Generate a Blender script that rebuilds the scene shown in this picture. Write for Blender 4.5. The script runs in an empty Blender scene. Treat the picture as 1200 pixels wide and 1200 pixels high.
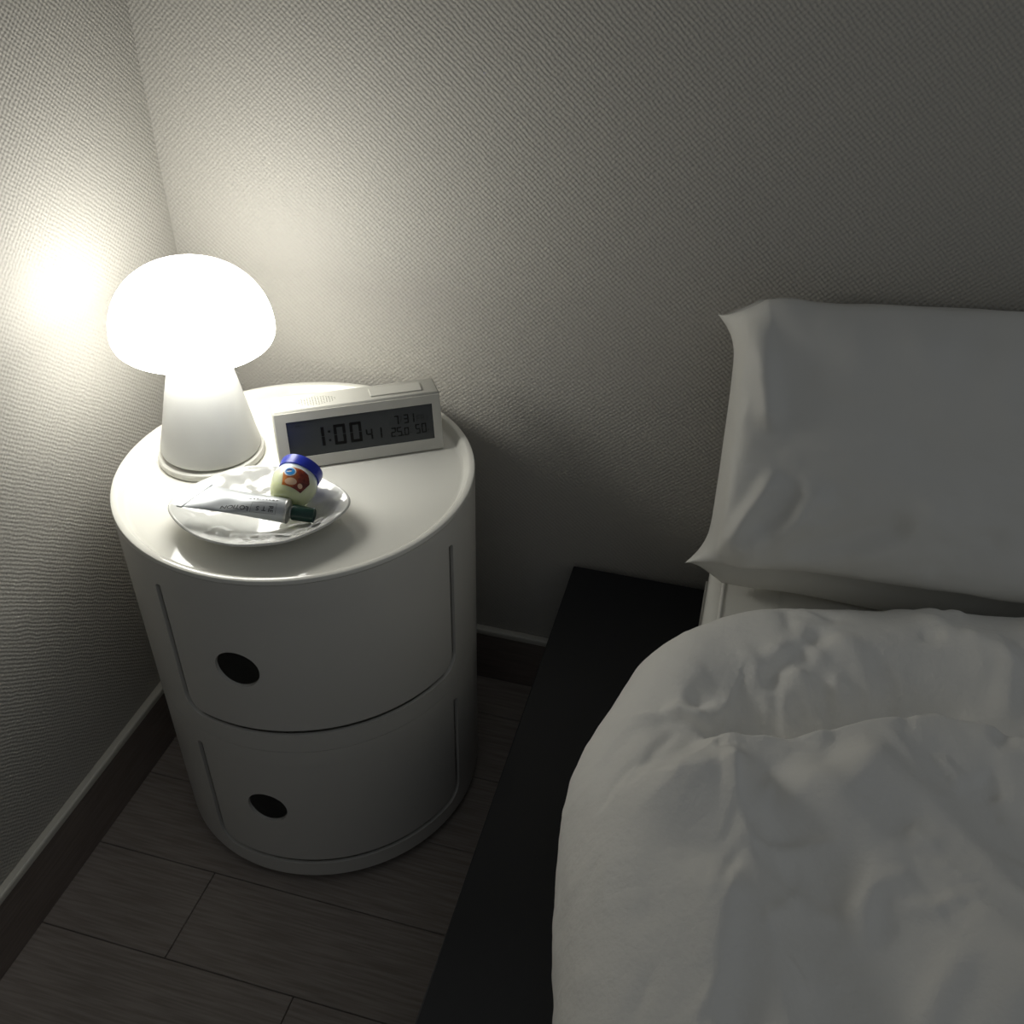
import bpy, bmesh, math, random
import numpy as np
from mathutils import Vector, Matrix

PI = math.pi
random.seed(4)
C = bpy.context.scene.collection
SC = bpy.context.scene

# ------------------------------------------------------------------ camera, light, exposure
cam_d = bpy.data.cameras.new('camera')
cam_d.sensor_fit = 'HORIZONTAL'
cam_d.sensor_width = 36.0
cam_d.lens = 36.0 * 1108.2 / 1200.0
cam_d.clip_start = 0.02
cam = bpy.data.objects.new('camera', cam_d)
cam.location = (0.5699, -0.8131, 0.8742)
cam.rotation_euler = (0.9386, -0.0155, 0.2663)
C.objects.link(cam)
SC.camera = cam

world = bpy.data.worlds.new('night_room')
SC.world = world
world.use_nodes = True
bg = world.node_tree.nodes['Background']
bg.inputs['Color'].default_value = (0.90, 0.95, 1.0, 1)
bg.inputs['Strength'].default_value = 0.175
LAMP_STRENGTH = 11.6

SC.view_settings.view_transform = 'Standard'
SC.view_settings.look = 'None'
SC.view_settings.gamma = 1.0
SC.view_settings.use_curve_mapping = False
SC.view_settings.exposure = 0.05
SC.cycles.use_denoising = True
SC.cycles.max_bounces = 10
SC.cycles.diffuse_bounces = 6
SC.cycles.sample_clamp_indirect = 4.0


# ------------------------------------------------------------------ material helpers
def new_mat(name, col, rough=0.5, metal=0.0, spec=0.5, coat=0.0):
    m = bpy.data.materials.new(name)
    m.use_nodes = True
    b = m.node_tree.nodes['Principled BSDF']
    b.inputs['Base Color'].default_value = (*col, 1)
    b.inputs['Roughness'].default_value = rough
    b.inputs['Metallic'].default_value = metal
    b.inputs['Specular IOR Level'].default_value = spec
    b.inputs['Coat Weight'].default_value = coat
    return m


def N(m, kind, **kw):
    n = m.node_tree.nodes.new(kind)
    for k, v in kw.items():
        if k.startswith('i_'):
            n.inputs[k[2:].replace('_', ' ')].default_value = v
        else:
            setattr(n, k, v)
    return n


def L(m, a, b):
    m.node_tree.links.new(a, b)


def coords(m, scale=(1, 1, 1), rot=(0, 0, 0), out='Object'):
    tc = N(m, 'ShaderNodeTexCoord')
    mp = N(m, 'ShaderNodeMapping')
    mp.inputs['Scale'].default_value = scale
    mp.inputs['Rotation'].default_value = rot
    L(m, tc.outputs[out], mp.inputs['Vector'])
    return mp.outputs['Vector']


def bsdf(m):
    return m.node_tree.nodes['Principled BSDF']


def noise_bump(m, scale, strength, dist, detail=4.0, stretch=(1, 1, 1)):
    v = coords(m, stretch)
    n = N(m, 'ShaderNodeTexNoise')
    n.inputs['Scale'].default_value = scale
    n.inputs['Detail'].default_value = detail
    L(m, v, n.inputs['Vector'])
    b = N(m, 'ShaderNodeBump')
    b.inputs['Strength'].default_value = strength
    b.inputs['Distance'].default_value = dist
    L(m, n.outputs['Fac'], b.inputs['Height'])
    L(m, b.outputs['Normal'], bsdf(m).inputs['Normal'])
    return n


def noise_colour(m, scale, c0, c1, detail=4.0, stretch=(1, 1, 1), lo=0.35, hi=0.65):
    v = coords(m, stretch)
    n = N(m, 'ShaderNodeTexNoise')
    n.inputs['Scale'].default_value = scale
    n.inputs['Detail'].default_value = detail
    L(m, v, n.inputs['Vector'])
    r = N(m, 'ShaderNodeValToRGB')
    r.color_ramp.elements[0].position = lo
    r.color_ramp.elements[0].color = (*c0, 1)
    r.color_ramp.elements[1].position = hi
    r.color_ramp.elements[1].color = (*c1, 1)
    L(m, n.outputs['Fac'], r.inputs['Fac'])
    L(m, r.outputs['Color'], bsdf(m).inputs['Base Color'])


def math_node(m, op, a, b=None):
    n = N(m, 'ShaderNodeMath', operation=op)
    for i, v in enumerate((a, b)):
        if v is None:
            continue
        if isinstance(v, (int, float)):
            n.inputs[i].default_value = v
        else:
            L(m, v, n.inputs[i])
    return n.outputs[0]


def wallpaper(name, axis):
    """off-white vinyl wallpaper with an embossed weave of small slanted threads"""
    m = new_mat(name, (0.435, 0.418, 0.38), 0.6, spec=0.15)
    v0 = coords(m)
    nz = N(m, 'ShaderNodeTexNoise')
    nz.inputs['Scale'].default_value = 70
    nz.inputs['Detail'].default_value = 2
    L(m, v0, nz.inputs['Vector'])
    sub = N(m, 'ShaderNodeVectorMath', operation='MULTIPLY_ADD')
    L(m, nz.outputs['Color'], sub.inputs[0])
    sub.inputs[1].default_value = (0.0036,) * 3
    L(m, v0, sub.inputs[2])
    sp = N(m, 'ShaderNodeSeparateXYZ')
    L(m, sub.outputs[0], sp.inputs[0])
    h = sp.outputs['X'] if axis == 'x' else sp.outputs['Y']
    z = sp.outputs['Z']
    a = math_node(m, 'SINE', math_node(m, 'MULTIPLY', h, PI / 0.0028))
    b = math_node(m, 'SINE', math_node(m, 'MULTIPLY', z, PI / 0.0024))
    d = math_node(m, 'SINE', math_node(m, 'MULTIPLY', math_node(m, 'ADD', math_node(m, 'MULTIPLY', h, PI / 0.0028), math_node(m, 'MULTIPLY', z, PI / 0.0024)), 1.0))
    w = math_node(m, 'MULTIPLY', a, b)
    w = math_node(m, 'ADD', w, math_node(m, 'MULTIPLY', d, 0.3))
    f = N(m, 'ShaderNodeTexNoise')
    f.inputs['Scale'].default_value = 420
    f.inputs['Detail'].default_value = 2
    L(m, v0, f.inputs['Vector'])
    w = math_node(m, 'ADD', w, math_node(m, 'MULTIPLY', f.outputs['Fac'], 2.2))
    bp = N(m, 'ShaderNodeBump')
    bp.inputs['Strength'].default_value = 0.36
    bp.inputs['Distance'].default_value = 0.0009
    L(m, w, bp.inputs['Height'])
    L(m, bp.outputs['Normal'], bsdf(m).inputs['Normal'])
    return m


M = {}
M['wall_x'] = wallpaper('wallpaper_back', 'x')
M['wall_y'] = wallpaper('wallpaper_left', 'y')
M['floor_gap'] = new_mat('floor_gap', (0.02, 0.017, 0.015), 0.9)
M['plank'] = new_mat('laminate', (0.2, 0.17, 0.15), 0.5, spec=0.35)
noise_colour(M['plank'], 14, (0.25, 0.215, 0.19), (0.36, 0.315, 0.28), 6, (1.2, 22, 1))
M['baseboard'] = new_mat('baseboard_film', (0.13, 0.105, 0.09), 0.45)
noise_colour(M['baseboard'], 10, (0.19, 0.155, 0.135), (0.24, 0.20, 0.175), 5, (2, 2, 30))
M['bead'] = new_mat('baseboard_bead', (0.62, 0.60, 0.53), 0.5)
noise_bump(M['bead'], 300, 0.1, 0.0005)
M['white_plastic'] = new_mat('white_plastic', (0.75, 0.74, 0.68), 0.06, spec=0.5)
M['stand_plastic'] = new_mat('stand_plastic', (0.62, 0.605, 0.56), 0.30, spec=0.5)  # same white plastic as the tray, body's shade put in as darker colour
noise_bump(M['stand_plastic'], 900, 0.04, 0.0003)
M['foot_plastic'] = new_mat('foot_plastic', (0.03, 0.03, 0.03), 0.6)
M['black_panel'] = new_mat('black_panel', (0.014, 0.015, 0.018), 0.42, spec=0.45)
noise_bump(M['black_panel'], 1500, 0.05, 0.0003)
M['cotton'] = new_mat('cotton', (0.88, 0.865, 0.82), 0.85, spec=0.2)
M['cotton'].node_tree.nodes['Principled BSDF'].inputs['Sheen Weight'].default_value = 0.15
noise_bump(M['cotton'], 230, 0.5, 0.0013, 6)
M['sateen'] = new_mat('sateen', (0.70, 0.69, 0.65), 0.55, spec=0.35)
noise_bump(M['sateen'], 60, 0.25, 0.0012, 5)
M['ticking'] = new_mat('mattress_fabric', (0.74, 0.73, 0.68), 0.75, spec=0.25)
noise_bump(M['ticking'], 700, 0.15, 0.0005, 3)
M['shade'] = bpy.data.materials.new('lit_opal_glass')
M['shade'].use_nodes = True
_b = bsdf(M['shade'])
_b.inputs['Base Color'].default_value = (0.9, 0.92, 0.92, 1)
_b.inputs['Roughness'].default_value = 0.3
_b.inputs['Emission Color'].default_value = (1.0, 0.985, 0.925, 1)
_b.inputs['Emission Strength'].default_value = LAMP_STRENGTH
M['opal'] = new_mat('opal_stem', (0.55, 0.55, 0.53), 0.32)
bsdf(M['opal']).inputs['Subsurface Weight'].default_value = 0.5
bsdf(M['opal']).inputs['Subsurface Radius'].default_value = (0.02, 0.02, 0.02)
bsdf(M['opal']).inputs['Subsurface Scale'].default_value = 0.5
M['lamp_base'] = new_mat('lamp_base_plastic', (0.64, 0.63, 0.58), 0.35)
M['clock_case'] = new_mat('clock_plastic', (0.50, 0.49, 0.44), 0.42)
noise_bump(M['clock_case'], 1500, 0.05, 0.0002)
M['lcd'] = new_mat('lcd_glass', (0.040, 0.044, 0.045), 0.25)
M['lcd_dark'] = new_mat('lcd_segment', (0.002, 0.002, 0.002), 0.35, spec=0.2)
M['lcd_faint'] = new_mat('lcd_segment_faint', (0.012, 0.013, 0.014), 0.35, spec=0.3)
M['ceramic'] = new_mat('white_glaze', (0.58, 0.58, 0.55), 0.09, spec=0.55, coat=0.3)
noise_bump(M['ceramic'], 60, 0.12, 0.002, 2)
M['jelly'] = new_mat('translucent_jar', (0.72, 0.76, 0.55), 0.22)
_b = bsdf(M['jelly'])
_b.inputs['Subsurface Weight'].default_value = 0.8
_b.inputs['Subsurface Radius'].default_value = (0.02, 0.02, 0.014)
_b.inputs['Subsurface Scale'].default_value = 0.5
_v = coords(M['jelly'])
_sp = N(M['jelly'], 'ShaderNodeSeparateXYZ')
L(M['jelly'], _v, _sp.inputs[0])
_r = N(M['jelly'], 'ShaderNodeValToRGB')
_r.color_ramp.elements[0].position = 0.0
_r.color_ramp.elements[0].color = (0.68, 0.73, 0.42, 1)
_r.color_ramp.elements[1].position = 1.0
_r.color_ramp.elements[1].color = (0.55, 0.66, 0.78, 1)  # pale empty top, with blue light through the lid put into its colour
_e = _r.color_ramp.elements.new(0.62)
_e.color = (0.74, 0.78, 0.58, 1)
_e = _r.color_ramp.elements.new(0.82)
_e.color = (0.74, 0.79, 0.74, 1)
L(M['jelly'], math_node(M['jelly'], 'DIVIDE', _sp.outputs['Z'], 0.030), _r.inputs['Fac'])
L(M['jelly'], _r.outputs['Color'], _b.inputs['Base Color'])
M['blue_lid'] = new_mat('blue_lid', (0.016, 0.035, 0.42), 0.3)
bsdf(M['blue_lid']).inputs['Subsurface Weight'].default_value = 0.3
bsdf(M['blue_lid']).inputs['Subsurface Radius'].default_value = (0.002, 0.003, 0.01)
M['label_print'] = new_mat('label_print', (0.5, 0.12, 0.03), 0.35)
_v = coords(M['label_print'])
_sp = N(M['label_print'], 'ShaderNodeSeparateXYZ')
L(M['label_print'], _v, _sp.inputs[0])
_n = N(M['label_print'], 'ShaderNodeTexNoise')
_n.inputs['Scale'].default_value = 260
L(M['label_print'], _v, _n.inputs['Vector'])
_t = math_node(M['label_print'], 'ADD', math_node(M['label_print'], 'MULTIPLY', _sp.outputs['X'], 34.0), math_node(M['label_print'], 'MULTIPLY', _n.outputs['Fac'], 0.9))
_r = N(M['label_print'], 'ShaderNodeValToRGB')
_r.color_ramp.elements[0].position = 0.12
_r.color_ramp.elements[0].color = (0.10, 0.012, 0.008, 1)
_r.color_ramp.elements[1].position = 0.80
_r.color_ramp.elements[1].color = (0.66, 0.22, 0.03, 1)
_e = _r.color_ramp.elements.new(0.45)
_e.color = (0.30, 0.045, 0.018, 1)
L(M['label_print'], _t, _r.inputs['Fac'])
L(M['label_print'], _r.outputs['Color'], bsdf(M['label_print']).inputs['Base Color'])
M['print_white'] = new_mat('print_white', (0.8, 0.82, 0.84), 0.35)
M['print_blue'] = new_mat('print_blue', (0.03, 0.30, 0.75), 0.35)
M['print_navy'] = new_mat('print_navy', (0.02, 0.03, 0.18), 0.35)
M['print_cream'] = new_mat('print_cream', (0.74, 0.50, 0.33), 0.35)
M['tube_white'] = new_mat('painted_aluminium', (0.46, 0.48, 0.49), 0.33, metal=0.15)
M['tube_bare'] = new_mat('bare_aluminium', (0.55, 0.55, 0.52), 0.3, metal=0.8)
M['tube_ink'] = new_mat('grey_ink', (0.05, 0.05, 0.05), 0.5)
M['green_cap'] = new_mat('dark_green_cap', (0.004, 0.035, 0.025), 0.3)


# ------------------------------------------------------------------ mesh helpers
def obj(name, bm_or_mesh, mat, parent=None, smooth=None):
    if isinstance(bm_or_mesh, bmesh.types.BMesh):
        me = bpy.data.meshes.new(name)
        bmesh.ops.recalc_face_normals(bm_or_mesh, faces=bm_or_mesh.faces[:])
        bm_or_mesh.to_mesh(me)
        bm_or_mesh.free()
    else:
        me = bm_or_mesh
    me.name = name
    if mat is not None and not me.materials:
        me.materials.append(M[mat])
    if smooth is not None:
        me.polygons.foreach_set('use_smooth', [True] * len(me.polygons))
        if smooth < 179:
            me.set_sharp_from_angle(angle=math.radians(smooth))
    o = bpy.data.objects.new(name, me)
    C.objects.link(o)
    if parent is not None:
        o.parent = parent
    return o


def tag(o, label=None, cat=None, group=None, kind=None):
    if label:
        o['label'] = label
    if cat:
        o['category'] = cat
    if group:
        o['group'] = group
    if kind:
        o['kind'] = kind
    return o


def thing(name, label, cat, loc=(0, 0, 0), rotz=0.0):
    o = bpy.data.objects.new(name, None)
    o.empty_display_size = 0.03
    C.objects.link(o)
    o.location = loc
    o.rotation_euler = (0, 0, rotz)
    return tag(o, label, cat)


def box(x0, x1, y0, y1, z0, z1, bev=0.0, seg=2):
    bm = bmesh.new()
    bmesh.ops.create_cube(bm, size=1.0)
    for v in bm.verts:
        v.co = Vector(((x0 + x1) / 2 + v.co.x * (x1 - x0), (y0 + y1) / 2 + v.co.y * (y1 - y0), (z0 + z1) / 2 + v.co.z * (z1 - z0)))
    if bev:
        bmesh.ops.bevel(bm, geom=bm.edges[:], offset=bev, segments=seg, profile=0.5, affect='EDGES')
    return bm


def lathe(profile, seg=96, close=False):
    """profile: (r, z) list; r = 0 ends become poles"""
    bm = bmesh.new()
    rings = []
    for r, z in profile:
        if r < 1e-6:
            rings.append([bm.verts.new((0, 0, z))])
        else:
            rings.append([bm.verts.new((r * math.cos(2 * PI * i / seg), r * math.sin(2 * PI * i / seg), z)) for i in range(seg)])
    pairs = list(zip(rings[:-1], rings[1:]))
    if close:
        pairs.append((rings[-1], rings[0]))
    for a, b in pairs:
        for i in range(seg):
            j = (i + 1) % seg
            if len(a) == 1 and len(b) == 1:
                continue
            if len(a) == 1:
                bm.faces.new((a[0], b[i], b[j]))
            elif len(b) == 1:
                bm.faces.new((a[i], a[j], b[0]))
            else:
                bm.faces.new((a[i], a[j], b[j], b[i]))
    return bm


def grid_mesh(name, P):
    """P: (n, m, 3) array of points -> mesh"""
    n, m = P.shape[:2]
    idx = np.arange(n * m).reshape(n, m)
    f = np.stack([idx[:-1, :-1], idx[1:, :-1], idx[1:, 1:], idx[:-1, 1:]], -1).reshape(-1, 4)
    me = bpy.data.meshes.new(name)
    me.from_pydata(P.reshape(-1, 3).tolist(), [], f.tolist())
    me.update()
    return me


def frame_panel(cols, inside, ro, ri):
    """curved sheet on a cylinder. cols: list of (theta, (z0, zlo, zhi, z1)); inside(i): the opening spans columns i..i+1"""
    bm = bmesh.new()
    V = []
    for col in cols:
        th, zs = col[0], col[1]
        rs = col[2] if len(col) > 2 else [0.0] * len(zs)
        c, s = math.cos(th), math.sin(th)
        V.append(([bm.verts.new(((ro - d) * c, (ro - d) * s, z)) for z, d in zip(zs, rs)], [bm.verts.new((ri * c, ri * s, z)) for z in zs]))
    m_ = len(cols[0][1])

    def q(*vs):
        try:
            bm.faces.new(vs)
        except ValueError:
            pass
    n = len(cols)
    for i in range(n - 1):
        (a, ai), (b, bi) = V[i], V[i + 1]
        hole = inside(i)
        for k in range(m_ - 1):
            if k == 1 and hole:
                continue
            q(a[k], b[k], b[k + 1], a[k + 1])
            q(ai[k], ai[k + 1], bi[k + 1], bi[k])
        q(a[0], ai[0], bi[0], b[0])
        q(a[-1], b[-1], bi[-1], ai[-1])
        if hole:
            q(a[1], b[1], bi[1], ai[1])
            q(a[2], ai[2], bi[2], b[2])
            if not inside(i - 1):
                q(a[1], ai[1], ai[2], a[2])
            if not inside(i + 1):
                q(b[1], b[2], bi[2], bi[1])
    return bm, V


# numpy value noise
def vnoise(x, y, seed=0):
    xi = np.floor(x).astype(np.int64)
    yi = np.floor(y).astype(np.int64)
    fx, fy = x - xi, y - yi
    fx = fx * fx * fx * (fx * (fx * 6 - 15) + 10)
    fy = fy * fy * fy * (fy * (fy * 6 - 15) + 10)

    def hsh(a, b):
        h = (a * 374761393 + b * 668265263 + seed * 1442695041) & 0xFFFFFFFF
        h = ((h ^ (h >> 13)) * 1274126177) & 0xFFFFFFFF
        return ((h ^ (h >> 16)) & 0xFFFF) / 32767.5 - 1.0
    a = hsh(xi, yi) * (1 - fx) + hsh(xi + 1, yi) * fx
    b = hsh(xi, yi + 1) * (1 - fx) + hsh(xi + 1, yi + 1) * fx
    return a * (1 - fy) + b * fy


def fbm(x, y, seed=0, oct=3, gain=0.5):
    s, a, t = 0, 1.0, 0
    for k in range(oct):
        s = s + a * vnoise(x * 2 ** k, y * 2 ** k, seed + 17 * k)
        t += a
        a *= gain
    return s / t


def fold(x, y, pts, amp, wl, wr, ends=0.02):
    """smooth crest (or trough) along a polyline: half-widths wl / wr on its left / right, amplitude fading at both ends"""
    pts = np.array(pts, float)
    best = np.full(x.shape, 1e9)
    side = np.zeros(x.shape)
    along = np.zeros(x.shape)
    acc = 0.0
    for a, b in zip(pts[:-1], pts[1:]):
        d = b - a
        ln = np.hypot(*d)
        d = d / ln
        px, py = x - a[0], y - a[1]
        t = np.clip(px * d[0] + py * d[1], 0, ln)
        ex, ey = px - t * d[0], py - t * d[1]
        dist = np.hypot(ex, ey)
        sd = np.where(d[0] * py - d[1] * px >= 0, 1.0, -1.0)
        u = dist < best
        best = np.where(u, dist, best)
        side = np.where(u, sd, side)
        along = np.where(u, acc + t, along)
        acc += ln
    w = np.where(side > 0, wl, wr)
    fade = np.clip(along / ends, 0, 1) * np.clip((acc - along) / ends, 0, 1) if ends > 0 else 1.0
    if ends > 0:
        fade = fade * fade * (3 - 2 * fade)
    return amp * fade * np.exp(-(best / w) ** 2)


# ------------------------------------------------------------------ the room
tag(obj('wall_back', box(-0.1, 2.6, 0.0, 0.1, 0.0, 2.4), 'wall_x'), kind='structure')
tag(obj('wall_left', box(-0.1, 0.0, -2.8, 0.0, 0.0, 2.4), 'wall_y'), kind='structure')
floor = tag(obj('floor', box(0.0, 2.6, -2.8, 0.0, -0.06, -0.0085), 'floor_gap'), kind='structure')
seam = -0.4403
pw = 0.0937
plank_mesh = {}
for k in range(-12, 6):
    y0, y1 = seam + pw * (k - 1), seam + pw * k
    y1 = min(y1, -0.0005)
    if y1 - y0 < 0.01:
        continue
    j0 = {1: 0.1415, 0: 0.2744}.get(k, (0.37 * k) % 0.84)
    xs = [0.001]
    x = j0
    while x < 2.2:
        if x - xs[-1] > 0.05:
            xs.append(x)
        x += 0.84
    xs.append(2.2)
    for a, b in zip(xs[:-1], xs[1:]):
        key = (round(b - a, 4), round(y1 - y0, 4))
        g = 0.0004
        if key not in plank_mesh:
            w_, d_ = b - a, y1 - y0
            bm = box(g, w_ - g, g, d_ - g, -0.008, 0.0, 0.0006, 1)
            o = obj('plank', bm, 'plank', floor)
            plank_mesh[key] = o.data
        else:
            o = bpy.data.objects.new('plank', plank_mesh[key])
            C.objects.link(o)
            o.parent = floor
        o.location = (a, y0, 0)
b1 = tag(obj('baseboard_left', box(0.0, 0.008, -2.7, -0.008, 0.0, 0.0735, 0.0006, 1), 'baseboard'), kind='structure')
obj('top_bead', box(0.0, 0.0095, -2.7, -0.0095, 0.0737, 0.0822, 0.002, 2), 'bead', b1)
b2 = tag(obj('baseboard_back', box(0.0, 2.5, -0.008, 0.0, 0.0, 0.0735, 0.0006, 1), 'baseboard'), kind='structure')
obj('top_bead', box(0.0, 2.5, -0.0095, 0.0, 0.0737, 0.0822, 0.002, 2), 'bead', b2)

# ------------------------------------------------------------------ bed: platform, mattress
PZ = 0.2085
bed = thing('bed_platform', 'low matt black bed platform on the floor under the white mattress', 'bed frame', (0.4325, 0, 0))
bm = box(0, 1.50, -2.15, -0.011, PZ - 0.045, PZ, 0.0012, 2)
obj('top_board', bm, 'black_panel', bed)
obj('side_board', box(0.004, 0.030, -2.14, -0.014, 0.0, PZ - 0.0455, 0.001, 1), 'black_panel', bed)
obj('foot_board', box(0.031, 1.49, -2.14, -2.115, 0.0, PZ - 0.0455, 0.001, 1), 'black_panel', bed)
obj('side_board', box(1.47, 1.495, -2.11, -0.014, 0.0, PZ - 0.0455, 0.001, 1), 'black_panel', bed)

MZ = 0.320
MX = 0.5785
mat_t = thing('mattress', 'thin white mattress with piped edge between black platform and duvet', 'mattress', (0, 0, PZ))
obj('body', box(MX, 1.80, -2.05, -0.012, 0.0005, MZ - PZ, 0.014, 5), 'ticking', mat_t, 40)


def tube_along(pts, r, seg=10):
    bm = bmesh.new()
    rings = []
    P = [Vector(p) for p in pts]
    for i, p in enumerate(P):
        d = (P[min(i + 1, len(P) - 1)] - P[max(i - 1, 0)]).normalized()
        u = d.orthogonal().normalized()
        if abs(d.z) < 0.9:
            u = d.cross(Vector((0, 0, 1))).normalized()
        w = d.cross(u)
        rings.append([bm.verts.new(p + (u * math.cos(2 * PI * k / seg) + w * math.sin(2 * PI * k / seg)) * r) for k in range(seg)])
    for a, b in zip(rings[:-1], rings[1:]):
        for k in range(seg):
            bm.faces.new((a[k], a[(k + 1) % seg], b[(k + 1) % seg], b[k]))
    bm.faces.new(rings[0])
    bm.faces.new(rings[-1])
    return bm


obj('piping', tube_along([(MX + 0.0134, -0.02 - 0.05 * i, MZ - PZ - 0.0003) for i in range(41)], 0.0017), 'ticking', mat_t, 60)
obj('piping', tube_along([(MX - 0.0004, -0.02 - 0.05 * i, 0.018) for i in range(41)], 0.0017), 'ticking', mat_t, 60)
bm = bmesh.new()
for i in range(150):       # quilting stitches in a row
    y = -0.03 - i * 0.006
    b_ = box(0.6402, 0.6409, y - 0.0042, y, MZ - PZ - 0.0002, MZ - PZ + 0.0010)
    me_ = bpy.data.meshes.new('tmp')
    b_.to_mesh(me_)
    b_.free()
    bm.from_mesh(me_)
    bpy.data.meshes.remove(me_)
tag(obj('stitching', bm, 'ticking', mat_t), kind='stuff')

# ------------------------------------------------------------------ pillow
pw_, pd_, pt_ = 0.52, 0.190, 0.056          # width (x), depth (y), half thickness
n1, n2 = 260, 170
pu = np.linspace(-1, 1, n1)
pu = np.sign(pu) * (1 - (1 - np.abs(pu)) ** 1.5)
pv = np.linspace(-1, 1, n2)
pv = np.sign(pv) * (1 - (1 - np.abs(pv)) ** 1.4)
U, V_ = np.meshgrid(pu, pv, indexing='ij')


def pillow_side(sgn):
    ear = (np.abs(U) ** 14) * (np.abs(V_) ** 12)
    X = U * (pw_ / 2) * (1 + 0.004 * V_ ** 2) + np.sign(U) * 0.018 * ear
    Y = V_ * (pd_ / 2) * (1 - 0.006 * (1 - U ** 2)) + np.sign(V_) * 0.010 * ear
    prof = (np.clip(1 - np.abs(U) ** 44, 0, 1) ** 0.45) * (np.clip(1 - np.abs(V_) ** (6.0 if sgn > 0 else 14.0), 0, 1) ** 0.46)
    # crown: corners pinched
    pinch = 1 - 0.22 * np.exp(-(((1 - np.abs(U)) * 0.33 / 0.03) ** 2 + ((1 - np.abs(V_)) * 0.106 / 0.03) ** 2))
    h = prof * pinch * (1 + 0.10 * (1 - U ** 2)) * (pt_ if sgn > 0 else 0.050 + 0.0 * V_)
    rim = np.clip(np.minimum((1 - np.abs(U)) / 0.03, (1 - np.abs(V_)) / 0.05), 0, 1)
    if sgn > 0:
        x, y = X, Y
        d = 0
        # tension folds running from the two left ears
        ex, ey = -pw_ / 2, -pd_ / 2
        d = d + fold(x, y, [(ex + 0.004, ey + 0.006), (ex + 0.020, ey + 0.040), (ex + 0.040, ey + 0.085)], 0.006, 0.006, 0.010, 0.02)
        d = d + fold(x, y, [(ex + 0.010, ey + 0.004), (ex + 0.045, ey + 0.030), (ex + 0.085, ey + 0.075)], 0.005, 0.010, 0.012, 0.02)
        d = d + fold(x, y, [(ex + 0.03, ey + 0.02), (ex + 0.07, ey + 0.025), (ex + 0.15, ey + 0.055)], -0.004, 0.012, 0.012, 0.02)
        d = d + fold(x, y, [(ex + 0.10, ey + 0.012), (ex + 0.14, ey + 0.04), (ex + 0.17, ey + 0.075)], 0.003, 0.012, 0.010, 0.02)
        d = d + fold(x, y, [(ex + 0.06, ey + 0.16), (ex + 0.13, ey + 0.165), (ex + 0.22, ey + 0.16)], 0.0018, 0.01, 0.02, 0.03)
        d = d + fold(x, y, [(ex + 0.004, -ey - 0.006), (ex + 0.020, -ey - 0.040), (ex + 0.030, -ey - 0.085)], 0.005, 0.010, 0.007, 0.02)
        d = d + fold(x, y, [(ex + 0.055, ey + 0.20), (ex + 0.058, ey + 0.21), (ex + 0.060, ey + 0.22)], 0.0010, 0.0025, 0.0025, 0.005)
        d = d + fold(x, y, [(ex + 0.045, ey + 0.012), (ex + 0.060, ey + 0.045), (ex + 0.066, ey + 0.080)], 0.0030, 0.007, 0.009, 0.015)
        d = d + fold(x, y, [(ex + 0.16, ey + 0.010), (ex + 0.185, ey + 0.035), (ex + 0.22, ey + 0.055)], -0.0030, 0.010, 0.010, 0.02)
        d = d + 0.0042 * fbm(x / 0.09, y / 0.07, 3, 2) + 0.0011 * fbm(x / 0.03, y / 0.018, 9, 2)
        h = h + (1.45 * d) * rim
    else:
        h = h + 0.003 * rim * fbm(X / 0.05, Y / 0.05, 21, 2)
    blg = np.sin(PI * 0.5 * np.clip(h / 0.045, 0, 1)) * np.abs(V_) ** 3 * np.clip((1 - np.abs(U)) / 0.08, 0, 1) ** 0.5 * (1 + 0.35 * (1 - U ** 2))
    Y = Y + np.sign(V_) * blg * (np.where(V_ > 0, 0.032, 0.006) if sgn > 0 else 0.036)
    # soft sideways waviness of the seam and side panels
    edge = np.abs(U) ** 6
    X = X + np.sign(U) * edge * (0.0045 * fbm(Y / 0.035, h / 0.03, 5, 2) * rim)
    edge = np.abs(V_) ** 5
    Y = Y + np.sign(V_) * edge * (0.004 * fbm(X / 0.06, h / 0.04, 6, 2) * rim)
    seamz = 0.004 * fbm(X / 0.11, Y / 0.11, 31, 2) + 0.008 * ear * np.where(V_ < 0, 1.0, -0.2)
    return np.stack([X, Y, seamz + sgn * h], -1)


PT, PB = pillow_side(1), pillow_side(-1)
# one closed mesh: top grid + bottom grid sharing the seam ring
ids_t = np.arange(n1 * n2).reshape(n1, n2)
ids_b = ids_t + n1 * n2
ids_b[0, :], ids_b[-1, :], ids_b[:, 0], ids_b[:, -1] = ids_t[0, :], ids_t[-1, :], ids_t[:, 0], ids_t[:, -1]


def qf(i, flip):
    f = np.stack([i[:-1, :-1], i[1:, :-1], i[1:, 1:], i[:-1, 1:]], -1).reshape(-1, 4)
    return f[:, ::-1] if flip else f


me = bpy.data.meshes.new('cover')
me.from_pydata(np.concatenate([PT.reshape(-1, 3), PB.reshape(-1, 3)]).tolist(), [],
               np.concatenate([qf(ids_t, False), qf(ids_b, True)]).tolist())
bm = bmesh.new()
bm.from_mesh(me)
bmesh.ops.delete(bm, geom=[v for v in bm.verts if not v.link_faces], context='VERTS')
PM = Matrix.Translation((0.570, -0.1120, 0.4540)) @ Matrix.Rotation(math.radians(4.0), 4, 'Z') @ Matrix.Rotation(math.radians(61.5), 4, 'X') @ Matrix.Translation((pw_ / 2, 0, 0))
for v in bm.verts:           # the pillow gives way where it leans on the wall and stands on the mattress
    w = PM @ v.co
    w.y = min(w.y, -0.004)
    w.z = max(w.z, MZ + 0.0015)
    v.co = PM.inverted() @ w
pil = obj('pillow', bm, 'sateen', None, 180)
tag(pil, 'plump white pillow propped against the wall at the head of the bed', 'pillow')
pil.matrix_world = PM

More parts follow.
